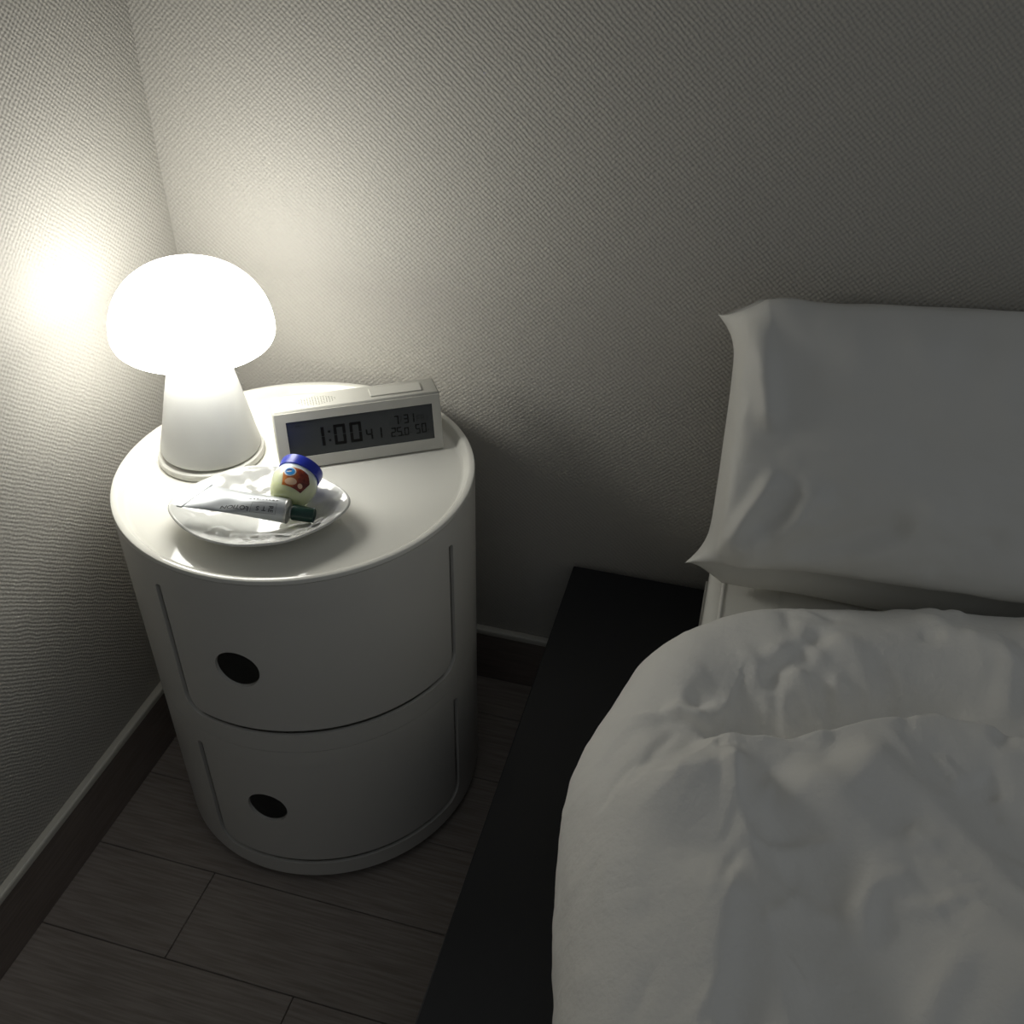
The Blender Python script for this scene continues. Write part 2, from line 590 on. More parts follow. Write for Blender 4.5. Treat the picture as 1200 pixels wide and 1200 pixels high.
# ------------------------------------------------------------------ duvet
XE_Y = np.array([-2.0, -1.0, -0.66, -0.534, -0.493, -0.4515, -0.405, -0.342, -0.294, -0.252, -0.209, -0.173, -0.13])
XE_X = np.array([0.55, 0.55, 0.548, 0.5326, 0.521, 0.512, 0.5038, 0.5054, 0.5165, 0.5303, 0.5532, 0.580, 0.61])
YE_X = np.array([0.40, 0.55, 0.5795, 0.6036, 0.6506, 0.6992, 0.7679, 0.8365, 1.80])
YE_Y = np.array([-0.255, -0.247, -0.233, -0.2103, -0.176, -0.1685, -0.1572, -0.147, -0.145])


def smooth_interp(x, xp, fp):
    s = 0
    for d in np.linspace(-0.034, 0.034, 9):
        s = s + np.interp(x + d, xp, fp)
    return s / 9


ZT, RX, RY = 0.362, 0.066, 0.032
qx = np.concatenate([np.linspace(-1.15, -0.40, 40)[:-1], np.linspace(-0.40, RX * PI / 2, 300)[:-1], np.linspace(RX * PI / 2, RX * PI / 2 + 0.088, 50)])
qy = np.concatenate([np.linspace(-1.60, -0.50, 50)[:-1], np.linspace(-0.50, RY * PI / 2, 330)[:-1], np.linspace(RY * PI / 2, RY * PI / 2 + 0.016, 8)])
QX, QY = np.meshgrid(qx, qy, indexing='ij')


def round_edge(q, r):
    a = np.clip(q / r, 0, PI / 2)
    along = np.where(q <= 0, q, r * np.sin(a))        # outward coordinate, 0 at the start of the bend
    drop = np.where(q <= 0, 0, r * (1 - np.cos(a))) + np.clip(q - r * PI / 2, 0, None)
    return along, drop, a


ax_, dx_, angx = round_edge(QX, RX)
ay_, dy_, angy = round_edge(QY, RY)
y0 = -0.20 - RY + ay_
xe = smooth_interp(y0, XE_Y, XE_X)
x0 = xe + RX - ax_
ye = smooth_interp(np.clip(x0, 0.5, 1.8), YE_X, YE_Y)
y1 = ye - RY + ay_
xe = smooth_interp(y1, XE_Y, XE_X)
X0 = xe + RX - ax_
Y0 = y1
# flattened (unrolled) sheet coordinates used for the folds
XU = xe + RX - QX
YU = ye - RY + QY
D = np.zeros_like(XU)
F = lambda pts, amp, wl, wr, ends=0.02: fold(XU, YU, pts, amp, wl, wr, ends)
crest = [(0.5827, -0.3642), (0.5997, -0.3731), (0.6235, -0.3714), (0.6580, -0.3630), (0.6907, -0.3461), (0.7338, -0.3311), (0.7696, -0.3365), (0.8013, -0.3468), (0.8509, -0.3642), (0.9312, -0.3862)]
D += F(crest, 0.0267, 0.0110, 0.0629, 0.0314)
D += F([(x, y + 0.025) for x, y in crest], -0.0204, 0.0314, 0.0126, 0.0314)
D += F([(0.5481, -0.3292), (0.5864, -0.2844), (0.6290, -0.2542), (0.6927, -0.2343), (0.7566, -0.2260), (0.8816, -0.2155), (1.0884, -0.1958)], 0.0126, 0.0471, 0.0408, 0.0471)
D += F([(0.5717, -0.3460), (0.5638, -0.4094), (0.5638, -0.4787), (0.5732, -0.6366)], 0.0189, 0.0346, 0.0408, 0.0471)
D += F([(0.5971, -0.3795), (0.6126, -0.4297), (0.6290, -0.4750), (0.6487, -0.5564), (0.6643, -0.6448)], 0.0268, 0.0166, 0.0434, 0.0314)
D += F([(0.6147, -0.4624), (0.6082, -0.4957), (0.6088, -0.5633), (0.6172, -0.6405)], 0.0166, 0.0140, 0.0281, 0.0314)
D += F([(0.6360, -0.3871), (0.6728, -0.4188), (0.7157, -0.4548), (0.7876, -0.5220)], 0.0204, 0.0191, 0.0306, 0.0314)
D += F([(0.6657, -0.3717), (0.7261, -0.4052), (0.7575, -0.4454), (0.8009, -0.4958), (0.8528, -0.5519)], 0.0242, 0.0230, 0.0332, 0.0314)
D += F([(0.6236, -0.4535), (0.6588, -0.4425), (0.6841, -0.4388)], 0.0040, 0.0047, 0.0079, 0.0189)
D += F([(0.5575, -0.3362), (0.5837, -0.3440), (0.6064, -0.3493)], 0.0094, 0.0094, 0.0047, 0.0157)
D += F([(0.5700, -0.3270), (0.5889, -0.3240), (0.6046, -0.3301)], -0.0094, 0.0126, 0.0094, 0.0157)
D += F([(0.5483, -0.4301), (0.5570, -0.4070), (0.5722, -0.3511)], -0.0034, 0.0047, 0.0047, 0.0189)
D += F([(0.5371, -0.4391), (0.5434, -0.4187), (0.5543, -0.3921)], -0.0034, 0.0040, 0.0047, 0.0157)
D += F([(0.6787, -0.4885), (0.6935, -0.4636), (0.7184, -0.4501)], 0.0055, 0.0062, 0.0110, 0.0189)
D += F([(0.7152, -0.5404), (0.7260, -0.5100), (0.7418, -0.4843)], 0.0062, 0.0079, 0.0094, 0.0189)
D += F([(0.7320, -0.3590), (0.7443, -0.3746), (0.7494, -0.3874)], 0.0040, 0.0047, 0.0062, 0.0126)
D += F([(0.7867, -0.2157), (0.7926, -0.2576), (0.7898, -0.3009)], 0.0047, 0.0062, 0.0094, 0.0157)
D += F([(0.6244, -0.3049), (0.6360, -0.2904), (0.6547, -0.2626), (0.6703, -0.2347)], -0.0070, 0.0079, 0.0094, 0.0157)
D += F([(0.6705, -0.2441), (0.6909, -0.2656), (0.7114, -0.3004)], 0.0047, 0.0126, 0.0094, 0.0157)
D += F([(0.7036, -0.2871), (0.7302, -0.2989), (0.7742, -0.2935)], -0.0062, 0.0126, 0.0126, 0.0189)
D += F([(0.6991, -0.4390), (0.6885, -0.4702), (0.6902, -0.5018)], 0.0047, 0.0079, 0.0094, 0.0189)
for k, (px, py, ln_, am_) in enumerate([(0.628, -0.318, 0.016, 0.0030), (0.641, -0.322, 0.024, 0.0040), (0.659, -0.312, 0.018, 0.0035), (0.676, -0.305, 0.026, 0.0030), (0.700, -0.296, 0.015, 0.0025), (0.722, -0.292, 0.022, 0.0020)]):
    D += F([(px, py + ln_), (px + 0.003, py), (px + 0.008, py - ln_ * 0.8)], am_, 0.006, 0.0045, 0.012)
D *= 0.92
# many small creases: fanned out from the pucker on the left, slanting on the right
rc = random.Random(11)
DS = np.zeros_like(D)
for k in range(130):
    cx_, cy_ = rc.uniform(0.47, 0.86), rc.uniform(-0.60, -0.18)
    if cx_ < 0.62:
        base = math.atan2(cy_ + 0.34, cx_ - 0.60) + rc.gauss(0, 0.35)
    else:
        base = math.radians(-42) + rc.gauss(0, 0.55)
    half = rc.uniform(0.010, 0.038)
    bend = rc.uniform(-0.3, 0.3)
    p0 = (cx_ - half * math.cos(base - bend), cy_ - half * math.sin(base - bend))
    p2 = (cx_ + half * math.cos(base + bend), cy_ + half * math.sin(base + bend))
    wd = rc.uniform(0.003, 0.009)
    am = rc.choice((1, 1, -1)) * wd * rc.uniform(0.28, 0.70)
    DS += F([p0, (cx_, cy_), p2], am, wd * rc.uniform(0.7, 1.6), wd, half * 0.8)
D += DS * (1 - 0.75 * np.clip(QX / (0.9 * RX), 0, 1)) * np.clip((RY * PI / 2 - QY) / 0.06, 0, 1)
D += 0.006 * fbm(XU / 0.10, YU / 0.10, 71, 2) + 0.0007 * fbm(XU / 0.016, YU / 0.016, 81, 2)
# thin out towards the hem at the back so that it rests on the mattress
hem = np.clip((RY * PI / 2 + 0.004 - QY) / 0.05, 0, 1)
D = D * (0.15 + 0.85 * hem)
nx = -np.sin(angx)
ny = np.sin(angy)
nz = np.cos(angx) * np.cos(angy) + 0.02
ln = np.sqrt(nx ** 2 + ny ** 2 + nz ** 2)
X1 = X0 + D * nx / ln
Y1 = Y0 + D * ny / ln
mound = 0.09 * np.clip(XU - 0.56, 0, 0.40) ** 1.0
Z1 = ZT + mound * np.clip((RY * PI / 2 - QY) / 0.10, 0, 1) - dx_ - dy_ + D * nz / ln
# soft hanging folds on the side, slightly drawn in below
hang = np.clip((QX - RX * PI / 2) / 0.1, 0, 1)
X1 += hang * (0.008 * np.sin(YU / 0.045 + 2.0 * fbm(YU / 0.1, XU / 0.2, 91, 1)) + 0.010)
Z1 = np.maximum(Z1, np.where(X1 < MX - 0.001, PZ + 0.004, MZ + 0.004))
Z1 = np.where((X1 < MX - 0.001), np.maximum(Z1, PZ + 0.006), Z1)
X1 = np.where((Z1 < MZ - 0.006) & (X1 > MX - 0.006), MX - 0.006, X1)
me = grid_mesh('duvet', np.stack([X1, Y1, Z1], -1))
duv = obj('duvet', me, 'cotton', None, 180)
tag(duv, 'rumpled white duvet spread over the mattress and spilling onto the black platform', 'duvet')

# ------------------------------------------------------------------ nightstand
NS = (0.2027, -0.1744)
R0 = 0.160
stand = thing('nightstand', 'round white plastic nightstand with two sliding doors beside the bed', 'nightstand', (*NS, 0))


def opening_cols(ta, tb, zb, zt, rb, rt, z0, z1, ro):
    ta, tb = math.radians(ta), math.radians(tb)
    cols, flag = [], []
    mid = (zb + rb, zt - rt)
    arc = rb / ro
    for i in range(0, 130):          # around the back, the closed part
        th = tb + (2 * PI - (tb - ta)) * i / 130
        cols.append((th, (z0, mid[0], mid[1]) + (z1,)))
        flag.append(False)
    ths = [ta + arc * (1 - math.cos(PI / 2 * i / 14)) for i in range(14)]
    ths += [ta + arc + (tb - ta - 2 * arc) * i / 60 for i in range(61)]
    ths += [tb - arc * (1 - math.cos(PI / 2 * (13 - i) / 14)) for i in range(14)]
    for th in ths:
        s = min(th - ta, tb - th) * ro
        s = max(s, 0.0)
        lo = zb + rb - math.sqrt(max(0, rb ** 2 - (rb - min(s, rb)) ** 2))
        hi = zt - rt + math.sqrt(max(0, rt ** 2 - (rt - min(s, rt)) ** 2))
        cols.append((th + 2 * PI, (z0, lo, hi, z1)))
        flag.append(True)
    flag[-1] = False
    return cols, flag


def module(z0, z1, zb, zt):
    cols, flag = opening_cols(-111.6, -11.3, zb, zt, 0.020, 0.005, z0, z1, R0)
    # close the loop with the first column
    th, zs = cols[0][:2]
    cols.append((th + 2 * PI, zs))
    flag.append(False)
    bm, V = frame_panel(cols, lambda i: 0 <= i < len(flag) and flag[i], R0, R0 - 0.0034)
    bmesh.ops.remove_doubles(bm, verts=bm.verts[:], dist=1e-6)
    # fine chamfer where the sheet meets the opening
    return bm


def door(zb, zt, zc, tc=-87.1, rh=0.0197, ro=R0 - 0.0008, ri=R0 - 0.0040):
    """sliding door set almost flush in its opening, with an open slot left, right and below, rounded lower corners and a finger hole"""
    gap = 0.0056
    ta, tb, tcr = math.radians(-111.6) + gap / R0, math.radians(-11.3) - gap / R0, math.radians(tc)
    arc, rb = rh / ro, 0.0155
    cols, flag = [], []
    ca_ = rb / ro
    ths = [ta + ca_ * (1 - math.cos(PI / 2 * i / 12)) for i in range(12)]
    ths += [ta + ca_ + (tcr - arc - ta - ca_) * i / 12 for i in range(12)]
    hol = [tcr - arc * math.cos(PI * i / 40) for i in range(41)]
    post = [tcr + arc + (tb - ca_ - tcr - arc) * (i + 1) / 50 for i in range(50)]
    post += [tb - ca_ * (1 - math.cos(PI / 2 * (11 - i) / 12)) for i in range(12)]

    def low(th):
        s = max(0.0, min(th - ta, tb - th) * ro)
        return zb + gap + rb - math.sqrt(max(0.0, rb ** 2 - (rb - min(s, rb)) ** 2))
    for th in ths:
        cols.append((th, (low(th), zc, zc, zt)))
        flag.append(False)
    for th in hol:
        s = (th - tcr) * ro
        h = math.sqrt(max(0, rh ** 2 - s ** 2))
        cols.append((th, (low(th), zc - h, zc + h, zt)))
        flag.append(True)
    flag[-1] = False
    for th in post:
        cols.append((th, (low(th), zc, zc, zt)))
        flag.append(False)
    bm, V = frame_panel(cols, lambda i: 0 <= i < len(flag) and flag[i], ro, ri)
    for vs in (V[0], V[-1]):           # end caps
        bm.faces.new((vs[0][0], vs[0][1], vs[1][1], vs[1][0]))
        bm.faces.new((vs[0][2], vs[0][3], vs[1][3], vs[1][2]))
    bmesh.ops.remove_doubles(bm, verts=bm.verts[:], dist=1e-7)
    bmesh.ops.dissolve_degenerate(bm, dist=1e-7, edges=bm.edges[:])
    return bm


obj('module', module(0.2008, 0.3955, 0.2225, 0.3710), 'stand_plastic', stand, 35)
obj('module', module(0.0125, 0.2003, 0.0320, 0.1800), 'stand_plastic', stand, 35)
obj('door', door(0.2225, 0.3709, 0.2995), 'stand_plastic', stand, 35)
obj('door', door(0.0320, 0.1799, 0.1150), 'stand_plastic', stand, 35)
RI = R0 - 0.0094
obj('shelf', lathe([(0, 0.2030), (RI, 0.2030), (RI, 0.2065), (0, 0.2065)], 96), 'stand_plastic', stand, 35)
obj('bottom_panel', lathe([(0, 0.0140), (RI, 0.0140), (RI, 0.0175), (0, 0.0175)], 96), 'stand_plastic', stand, 35)
obj('foot_ring', lathe([(0.148, 0.0), (0.152, 0.0), (0.152, 0.0122), (0.148, 0.0122)], 96, True), 'foot_plastic', stand, 35)
TZ = 0.3915
tray = [(0.0, 0.3886), (R0 - 0.0050, 0.3886), (R0 - 0.0049, 0.3957), (R0 - 0.0004, 0.3957), (R0, 0.3961)]
tray += [(R0, 0.3988), (R0 - 0.0004, 0.3997), (R0 - 0.0012, 0.4), (R0 - 0.0046, 0.4), (R0 - 0.0056, 0.3996), (R0 - 0.0064, 0.3988)]
tray += [(R0 - 0.0098, TZ + 0.0016), (R0 - 0.0108, TZ + 0.0006), (R0 - 0.0124, TZ + 0.0001), (R0 - 0.0134, TZ), (R0 - 0.0140, TZ), (R0 - 0.02, TZ), (0.07, TZ), (0.0, TZ)]
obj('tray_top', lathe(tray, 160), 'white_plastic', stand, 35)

# ------------------------------------------------------------------ table lamp
lamp = thing('table_lamp', 'glowing white mushroom lamp standing on the round nightstand', 'lamp', (0.1115, -0.1662, TZ))
obj('base_disc', lathe([(0, 0.0001), (0.0455, 0.0001), (0.0474, 0.0010), (0.0480, 0.0030), (0.0480, 0.0045), (0.0473, 0.0066), (0.0455, 0.0076), (0, 0.0076)], 96), 'lamp_base', lamp, 40)
lean = Matrix.Rotation(math.radians(15), 4, 'Z') @ Matrix.Rotation(math.radians(2.3), 4, 'Y') @ Matrix.Rotation(math.radians(-15), 4, 'Z')
zb = 0.0078
stem = [(0.0, zb + 0.0022), (0.0425, zb + 0.0022), (0.0443, zb + 0.0030), (0.0448, zb + 0.0048), (0.0444, zb + 0.0075), (0.0410, zb + 0.022), (0.0335, zb + 0.058), (0.0265, zb + 0.088), (0.0218, zb + 0.103), (0.0200, zb + 0.112), (0.0, zb + 0.112)]
o = obj('stem', lathe(stem, 96), 'opal', lamp, 50)
o.matrix_local = lean
Rd, zd, Hd = 0.0682, 0.5075 - TZ, 0.0705
zw = zd + 0.15 * Hd
dome = [(0.021, zd + 0.0035), (0.045, zd + 0.001)]
dome += [(Rd * (0.90 + 0.10 * math.sin(t)), zd + (zw - zd) * (1 - math.cos(t))) for t in np.linspace(0, PI / 2, 12)]
dome += [(Rd * math.cos(t) ** 0.9, zw + (zd + Hd - zw) * math.sin(t)) for t in np.linspace(0, PI / 2, 26)[1:-1]]
dome += [(0.0, zd + Hd)]
o = obj('lamp_shade', lathe(dome, 128), 'shade', lamp, 180)
o.matrix_local = lean
o['label'] = 'glowing opal dome shade'

# ------------------------------------------------------------------ digital clock
ca, cb = Vector((0.1865, -0.1765, 0)), Vector((0.3155, -0.0955, 0))
cl = (cb - ca).length
clock = thing('digital_clock', 'white desk clock with dark display beside the lamp on the nightstand', 'clock',
              ((ca.x + cb.x) / 2, (ca.y + cb.y) / 2, TZ), math.atan2(cb.y - ca.y, cb.x - ca.x))
# local frame: x along the face, y backwards, z up; front foot edge on y = 0
CH, SL, TD = 0.0545, 0.0135, 0.027
hl = cl / 2
sec = [(0.0, 0.0012), (0.0012, 0.0002), (0.052, 0.0002), (0.0532, 0.0012), (SL + TD + 0.0012, CH - 0.0016), (SL + TD, CH), (SL + 0.0012, CH), (SL, CH - 0.0012)]
bm = bmesh.new()
ra = []
for xx, ins in ((-hl, 0.0022), (-hl + 0.0007, 0.0008), (-hl + 0.0022, 0.0), (hl - 0.0022, 0.0), (hl - 0.0007, 0.0008), (hl, 0.0022)):
    cyy = sum(s[0] for s in sec) / 8
    czz = sum(s[1] for s in sec) / 8
    ring = []
    for y, z in sec:
        d = Vector((y - cyy, z - czz))
        d = d * (1 - ins / d.length)
        ring.append(bm.verts.new((xx, cyy + d.x, max(0.0002, czz + d.y))))
    ra.append(ring)
for a, b in zip(ra[:-1], ra[1:]):
    for k in range(8):
        bm.faces.new((a[k], a[(k + 1) % 8], b[(k + 1) % 8], b[k]))
bm.faces.new(ra[0][::-1])
bm.faces.new(ra[-1])
obj('case', bm, 'clock_case', clock, 40)
# face plane: origin lower left of the face, axes along x and up the slope
fu = Vector((1, 0, 0))
fv = Vector((0, SL, CH - 0.0024)).normalized()
fn = fu.cross(fv)
if fn.y > 0:
    fn = -fn
fh = math.hypot(SL, CH - 0.0024)
fo = Vector((-hl, 0, 0.0012))


def on_face(u, v, out=0.0):
    return fo + fu * (u * cl) + fv * (v * fh) + fn * out


def face_plate(u0, u1, v0, v1, o0, o1):
    bm = bmesh.new()
    A = [bm.verts.new(on_face(u, v, o0)) for u, v in ((u0, v0), (u1, v0), (u1, v1), (u0, v1))]
    B = [bm.verts.new(on_face(u, v, o1)) for u, v in ((u0, v0), (u1, v0), (u1, v1), (u0, v1))]
    for k in range(4):
        j = (k + 1) % 4
        bm.faces.new((A[k], A[j], B[j], B[k]))
    bm.faces.new(A)
    bm.faces.new(B)
    return bm


SU0, SU1, SV0, SV1 = 0.068, 0.945, 0.205, 0.835
# raised frame around the window: four bars
bz = bmesh.new()
ft = 0.0016
outer = [on_face(u, v, 0) for u, v in ((0.006, 0.02), (0.994, 0.02), (0.994, 0.985), (0.006, 0.985))]
inner = [on_face(u, v, 0) for u, v in ((SU0, SV0), (SU1, SV0), (SU1, SV1), (SU0, SV1))]
vo0 = [bz.verts.new(p) for p in outer]
vo1 = [bz.verts.new(p + fn * ft) for p in outer]
vi0 = [bz.verts.new(p) for p in inner]
vi1 = [bz.verts.new(p + fn * ft) for p in inner]
for k in range(4):
    j = (k + 1) % 4
    bz.faces.new((vo1[k], vo1[j], vi1[j], vi1[k]))
    bz.faces.new((vo0[k], vo0[j], vo1[j], vo1[k]))
    bz.faces.new((vi0[k], vi1[k], vi1[j], vi0[j]))
    bz.faces.new((vo0[k], vi0[k], vi0[j], vo0[j]))
obj('bezel', bz, 'clock_case', clock)
screen = obj('screen', face_plate(SU0, SU1, SV0, SV1, 0.0001, 0.0005), 'lcd', clock)
screen['label'] = 'dark grey digital display reading 1:00'


def scr(u, v):
    """u to the right, v downwards, both 0..1 on the display"""
    return on_face(SU0 + (SU1 - SU0) * u, SV1 + (SV0 - SV1) * v, 0.00062)


def quad_strip(bm, pts):
    bm.faces.new([bm.verts.new(scr(*p)) for p in pts])


SEG = {'0': 'abcdef', '1': 'bc', '2': 'abged', '3': 'abgcd', '4': 'fgbc', '5': 'afgcd', '7': 'abc', 'F': 'afge', 'R': 'abfegc', 'I': 'bc'}


def digit(ch, u, v, w, h, t, mat='lcd_dark'):
    """seven-segment glyph centred on (u, v); w, h in display units; t = stroke as a fraction of w"""
    bm = bmesh.new()
    asp = (SU1 - SU0) * cl / ((SV1 - SV0) * fh)
    tu, tv = t * w, t * w * asp
    x0, x1, y0, y1, ym = u - w / 2, u + w / 2, v - h / 2, v + h / 2, v
    gp = 0.12

    def hor(y, d):
        ya, yb = {'t': (y, y + tv), 'm': (y - tv / 2, y + tv / 2), 'b': (y - tv, y)}[d]
        s = tu * gp
        quad_strip(bm, [(x0 + s, ya), (x1 - s, ya), (x1 - (tu if d != 'b' else s), yb), (x0 + (tu if d != 'b' else s), yb)] if d != 'b' else [(x0 + tu, ya), (x1 - tu, ya), (x1 - s, yb), (x0 + s, yb)])

    def ver(x, d, ya, yb):
        s = tv * gp
        xa, xb = (x, x + tu) if d == 'l' else (x - tu, x)
        quad_strip(bm, [(xa, ya + s), (xb, ya + s), (xb, yb - s), (xa, yb - s)])
    for s in SEG[ch]:
        if s == 'a': hor(y0, 't')
        if s == 'g': hor(ym, 'm')
        if s == 'd': hor(y1, 'b')
        if s == 'f': ver(x0, 'l', y0, ym)
        if s == 'e': ver(x0, 'l', ym, y1)
        if s == 'b': ver(x1, 'r', y0, ym)
        if s == 'c': ver(x1, 'r', ym, y1)
    return obj('digit', bm, mat, screen)


def dot(u, v, w, h, name='dot', mat='lcd_dark'):
    bm = bmesh.new()
    quad_strip(bm, [(u - w / 2, v - h / 2), (u + w / 2, v - h / 2), (u + w / 2, v + h / 2), (u - w / 2, v + h / 2)])
    return obj(name, bm, mat, screen)


digit('1', 0.205, 0.511, 0.078, 0.54, 0.27)
dot(0.277, 0.40, 0.016, 0.06, 'colon')
dot(0.277, 0.64, 0.016, 0.06, 'colon')
digit('0', 0.348, 0.512, 0.080, 0.56, 0.25)
digit('0', 0.457, 0.512, 0.080, 0.56, 0.25)
digit('4', 0.547, 0.628, 0.046, 0.30, 0.24)
digit('1', 0.612, 0.628, 0.046, 0.30, 0.24)
digit('7', 0.741, 0.342, 0.036, 0.25, 0.24)
bm = bmesh.new()
quad_strip(bm, [(0.766, 0.44), (0.772, 0.44), (0.782, 0.25), (0.776, 0.25)])
obj('slash', bm, 'lcd_faint', screen)
digit('3', 0.810, 0.338, 0.036, 0.25, 0.24)
digit('1', 0.850, 0.336, 0.036, 0.25, 0.24)
digit('F', 0.895, 0.37, 0.022, 0.17, 0.2, 'lcd_faint')
digit('R', 0.925, 0.365, 0.022, 0.17, 0.2, 'lcd_faint')
digit('I', 0.948, 0.36, 0.022, 0.17, 0.2, 'lcd_faint')
digit('2', 0.714, 0.671, 0.036, 0.26, 0.24)
digit('5', 0.756, 0.673, 0.036, 0.26, 0.24)
dot(0.781, 0.785, 0.008, 0.035)
digit('0', 0.806, 0.690, 0.032, 0.22, 0.24)
dot(0.834, 0.74, 0.010, 0.06, 'unit_mark', 'lcd_faint')
digit('5', 0.886, 0.668, 0.034, 0.27, 0.24)
digit('0', 0.930, 0.660, 0.034, 0.27, 0.24)
dot(0.958, 0.73, 0.010, 0.06, 'unit_mark', 'lcd_faint')
dot(0.075, 0.135, 0.03, 0.03, 'unit_mark', 'lcd_faint')
# top of the case: speaker slots and the long button
bm = bmesh.new()
for i in range(15):
    t = (i - 7) / 7.5
    hh = 0.0085 * math.sqrt(max(0.02, 1 - t * t))
    n_ = max(1, int(hh * 2 / 0.0024))
    for j in range(n_):
        cy_ = SL + TD / 2 + (j - (n_ - 1) / 2) * 0.0024
        cx_ = -hl + 0.040 + t * 0.0185
        b_ = box(cx_ - 0.00035, cx_ + 0.00035, cy_ - 0.0007, cy_ + 0.0007, CH - 0.0001, CH + 0.0004)
        me_ = bpy.data.meshes.new('tmp')
        b_.to_mesh(me_)
        b_.free()
        bm.from_mesh(me_)
        bpy.data.meshes.remove(me_)
tag(obj('speaker_grille', bm, 'clock_case', clock), kind='stuff')
obj('button', box(hl - 0.063, hl - 0.015, SL + 0.006, SL + TD - 0.006, CH - 0.0002, CH + 0.0011, 0.0004, 1), 'clock_case', clock)

# ------------------------------------------------------------------ ceramic dish
PC = (0.2060, -0.2455)
PRZ = 0.0200
tab = [(-164, .0767), (-159, .077), (-145, .0709), (-122, .0636), (-96, .0597), (-73, .0592), (-53, .0603), (-31, .0603), (-8, .0662), (7, .0727), (17, .0737), (29, .0672), (45, .0599), (55, .0565), (78, .0518), (98, .0519), (122, .0548), (141, .0587), (164, .0636), (185, .0709), (196, .0767)]
ta_ = np.array([t[0] for t in tab], float)
tr_ = np.array([t[1] for t in tab])
pn, pm = 160, 44
ph = np.linspace(-180, 180, pn, endpoint=False)
rim_r = np.zeros(pn)
for d in (-8, -4, 0, 4, 8):
    rim_r += np.interp((ph + d + 164) % 360 - 164, ta_, tr_) / 5
fr = np.linspace(0, 1, pm) ** 0.85


def dish_surface(offset):
    PH, FR = np.meshgrid(np.radians(ph), fr, indexing='ij')
    RR = rim_r[:, None] * FR
    up = np.clip((FR - 0.42) / 0.58, 0, 1)
    z = 0.0052 + (PRZ - 0.0052) * (0.35 * up + 0.65 * up ** 2)
    wav = np.sin(PH * 5 + 0.8) * 0.5 + 0.6 * np.sin(PH * 9 + 2 + 3 * FR) + 0.5 * np.sin(PH * 3 + 1.1)
    z = z + wav * 0.0016 * up * (1.25 - up) * (1 if offset == 0 else 0.6) + 0.0006 * np.sin(PH * 4) * up
    crk = np.abs(fbm(RR * np.cos(PH) / 0.018, RR * np.sin(PH) / 0.018, 12, 2))
    if offset == 0:
        z = z + 0.0016 * np.clip(1 - crk * 3, 0, 1) * np.sin(PI * np.clip(up, 0, 1))
    return np.stack([RR * np.cos(PH), RR * np.sin(PH), z - offset * (1 - 0.35 * up)], -1)


T_, B_ = dish_surface(0), dish_surface(0.0042)
bm = bmesh.new()
tv = [[bm.verts.new(T_[i, j]) for j in range(1, pm)] for i in range(pn)]
bv = [[bm.verts.new(B_[i, j]) for j in range(1, pm)] for i in range(pn)]
tc_, bc_ = bm.verts.new(T_[0, 0]), bm.verts.new(B_[0, 0])
# rounded rim
mid = [bm.verts.new((Vector(T_[i, -1]) + Vector(B_[i, -1])) / 2 + Vector((T_[i, -1][0], T_[i, -1][1], 0)).normalized() * 0.0013) for i in range(pn)]
for i in range(pn):
    j = (i + 1) % pn
    for k in range(pm - 2):
        bm.faces.new((tv[i][k], tv[i][k + 1], tv[j][k + 1], tv[j][k]))
        bm.faces.new((bv[i][k], bv[j][k], bv[j][k + 1], bv[i][k + 1]))
    bm.faces.new((tc_, tv[i][0], tv[j][0]))
    bm.faces.new((bc_, bv[j][0], bv[i][0]))
    bm.faces.new((tv[i][-1], mid[i], mid[j], tv[j][-1]))
    bm.faces.new((mid[i], bv[i][-1], bv[j][-1], mid[j]))
dish = thing('dish', 'glossy white ceramic dish with a wavy rim holding jar and tube', 'dish', (*PC, TZ))
obj('bowl', bm, 'ceramic', dish, 180)
obj('foot', lathe([(0.020, 0.0), (0.0235, 0.0), (0.0245, 0.0018), (0.0195, 0.0018)], 64, True), 'ceramic', dish, 40)

# ------------------------------------------------------------------ little jar
CAMR = Vector((0.9646, 0.2631, 0.0155))
CAMU = Vector((-0.1676, 0.5668, 0.8066))
CAMF = Vector((-0.2034, 0.7807, -0.5909))
ja = (CAMR * 0.27 + CAMU * 0.78 + CAMF * 0.56).normalized()
jf = (-CAMF - ja * (-CAMF).dot(ja)).normalized()      # the label side
jf = (jf * math.cos(0.22) - ja.cross(jf) * -math.sin(0.22)).normalized()
jr = jf.cross(ja) * -1
jr = ja.cross(jf) * -1
jm = Matrix((jr, jr.cross(ja) * -1, ja)).transposed().to_4x4()
jm.translation = Vector((0.2285, -0.2480, 0.4160))
jar = thing('jar', 'small translucent jar of pale jelly with blue lid tilted in dish', 'jar')
jar.matrix_world = jm
body = [(0, 0.0), (0.0085, 0.0), (0.0112, 0.0006), (0.0138, 0.0030), (0.0166, 0.0090), (0.0186, 0.0160), (0.0192, 0.0205), (0.0188, 0.0240), (0.0172, 0.0272), (0.0168, 0.0300), (0, 0.0300)]
obj('body', lathe(body, 64), 'jelly', jar, 60)
lid = [(0, 0.0284), (0.0176, 0.0284), (0.0180, 0.0288), (0.0184, 0.0365), (0.0180, 0.0376), (0.0170, 0.0380), (0, 0.0380)]
obj('lid', lathe(lid, 64), 'blue_lid', jar, 40)
jprof = sorted([(z, r) for r, z in body[1:-1]])


def jar_surf(s, z, out):
    r = float(np.interp(z, [a for a, b in jprof], [b for a, b in jprof]))
    th = PI / 2 + s / max(r, 0.008)
    return Vector(((r + out) * math.cos(th), (r + out) * math.sin(th), z))


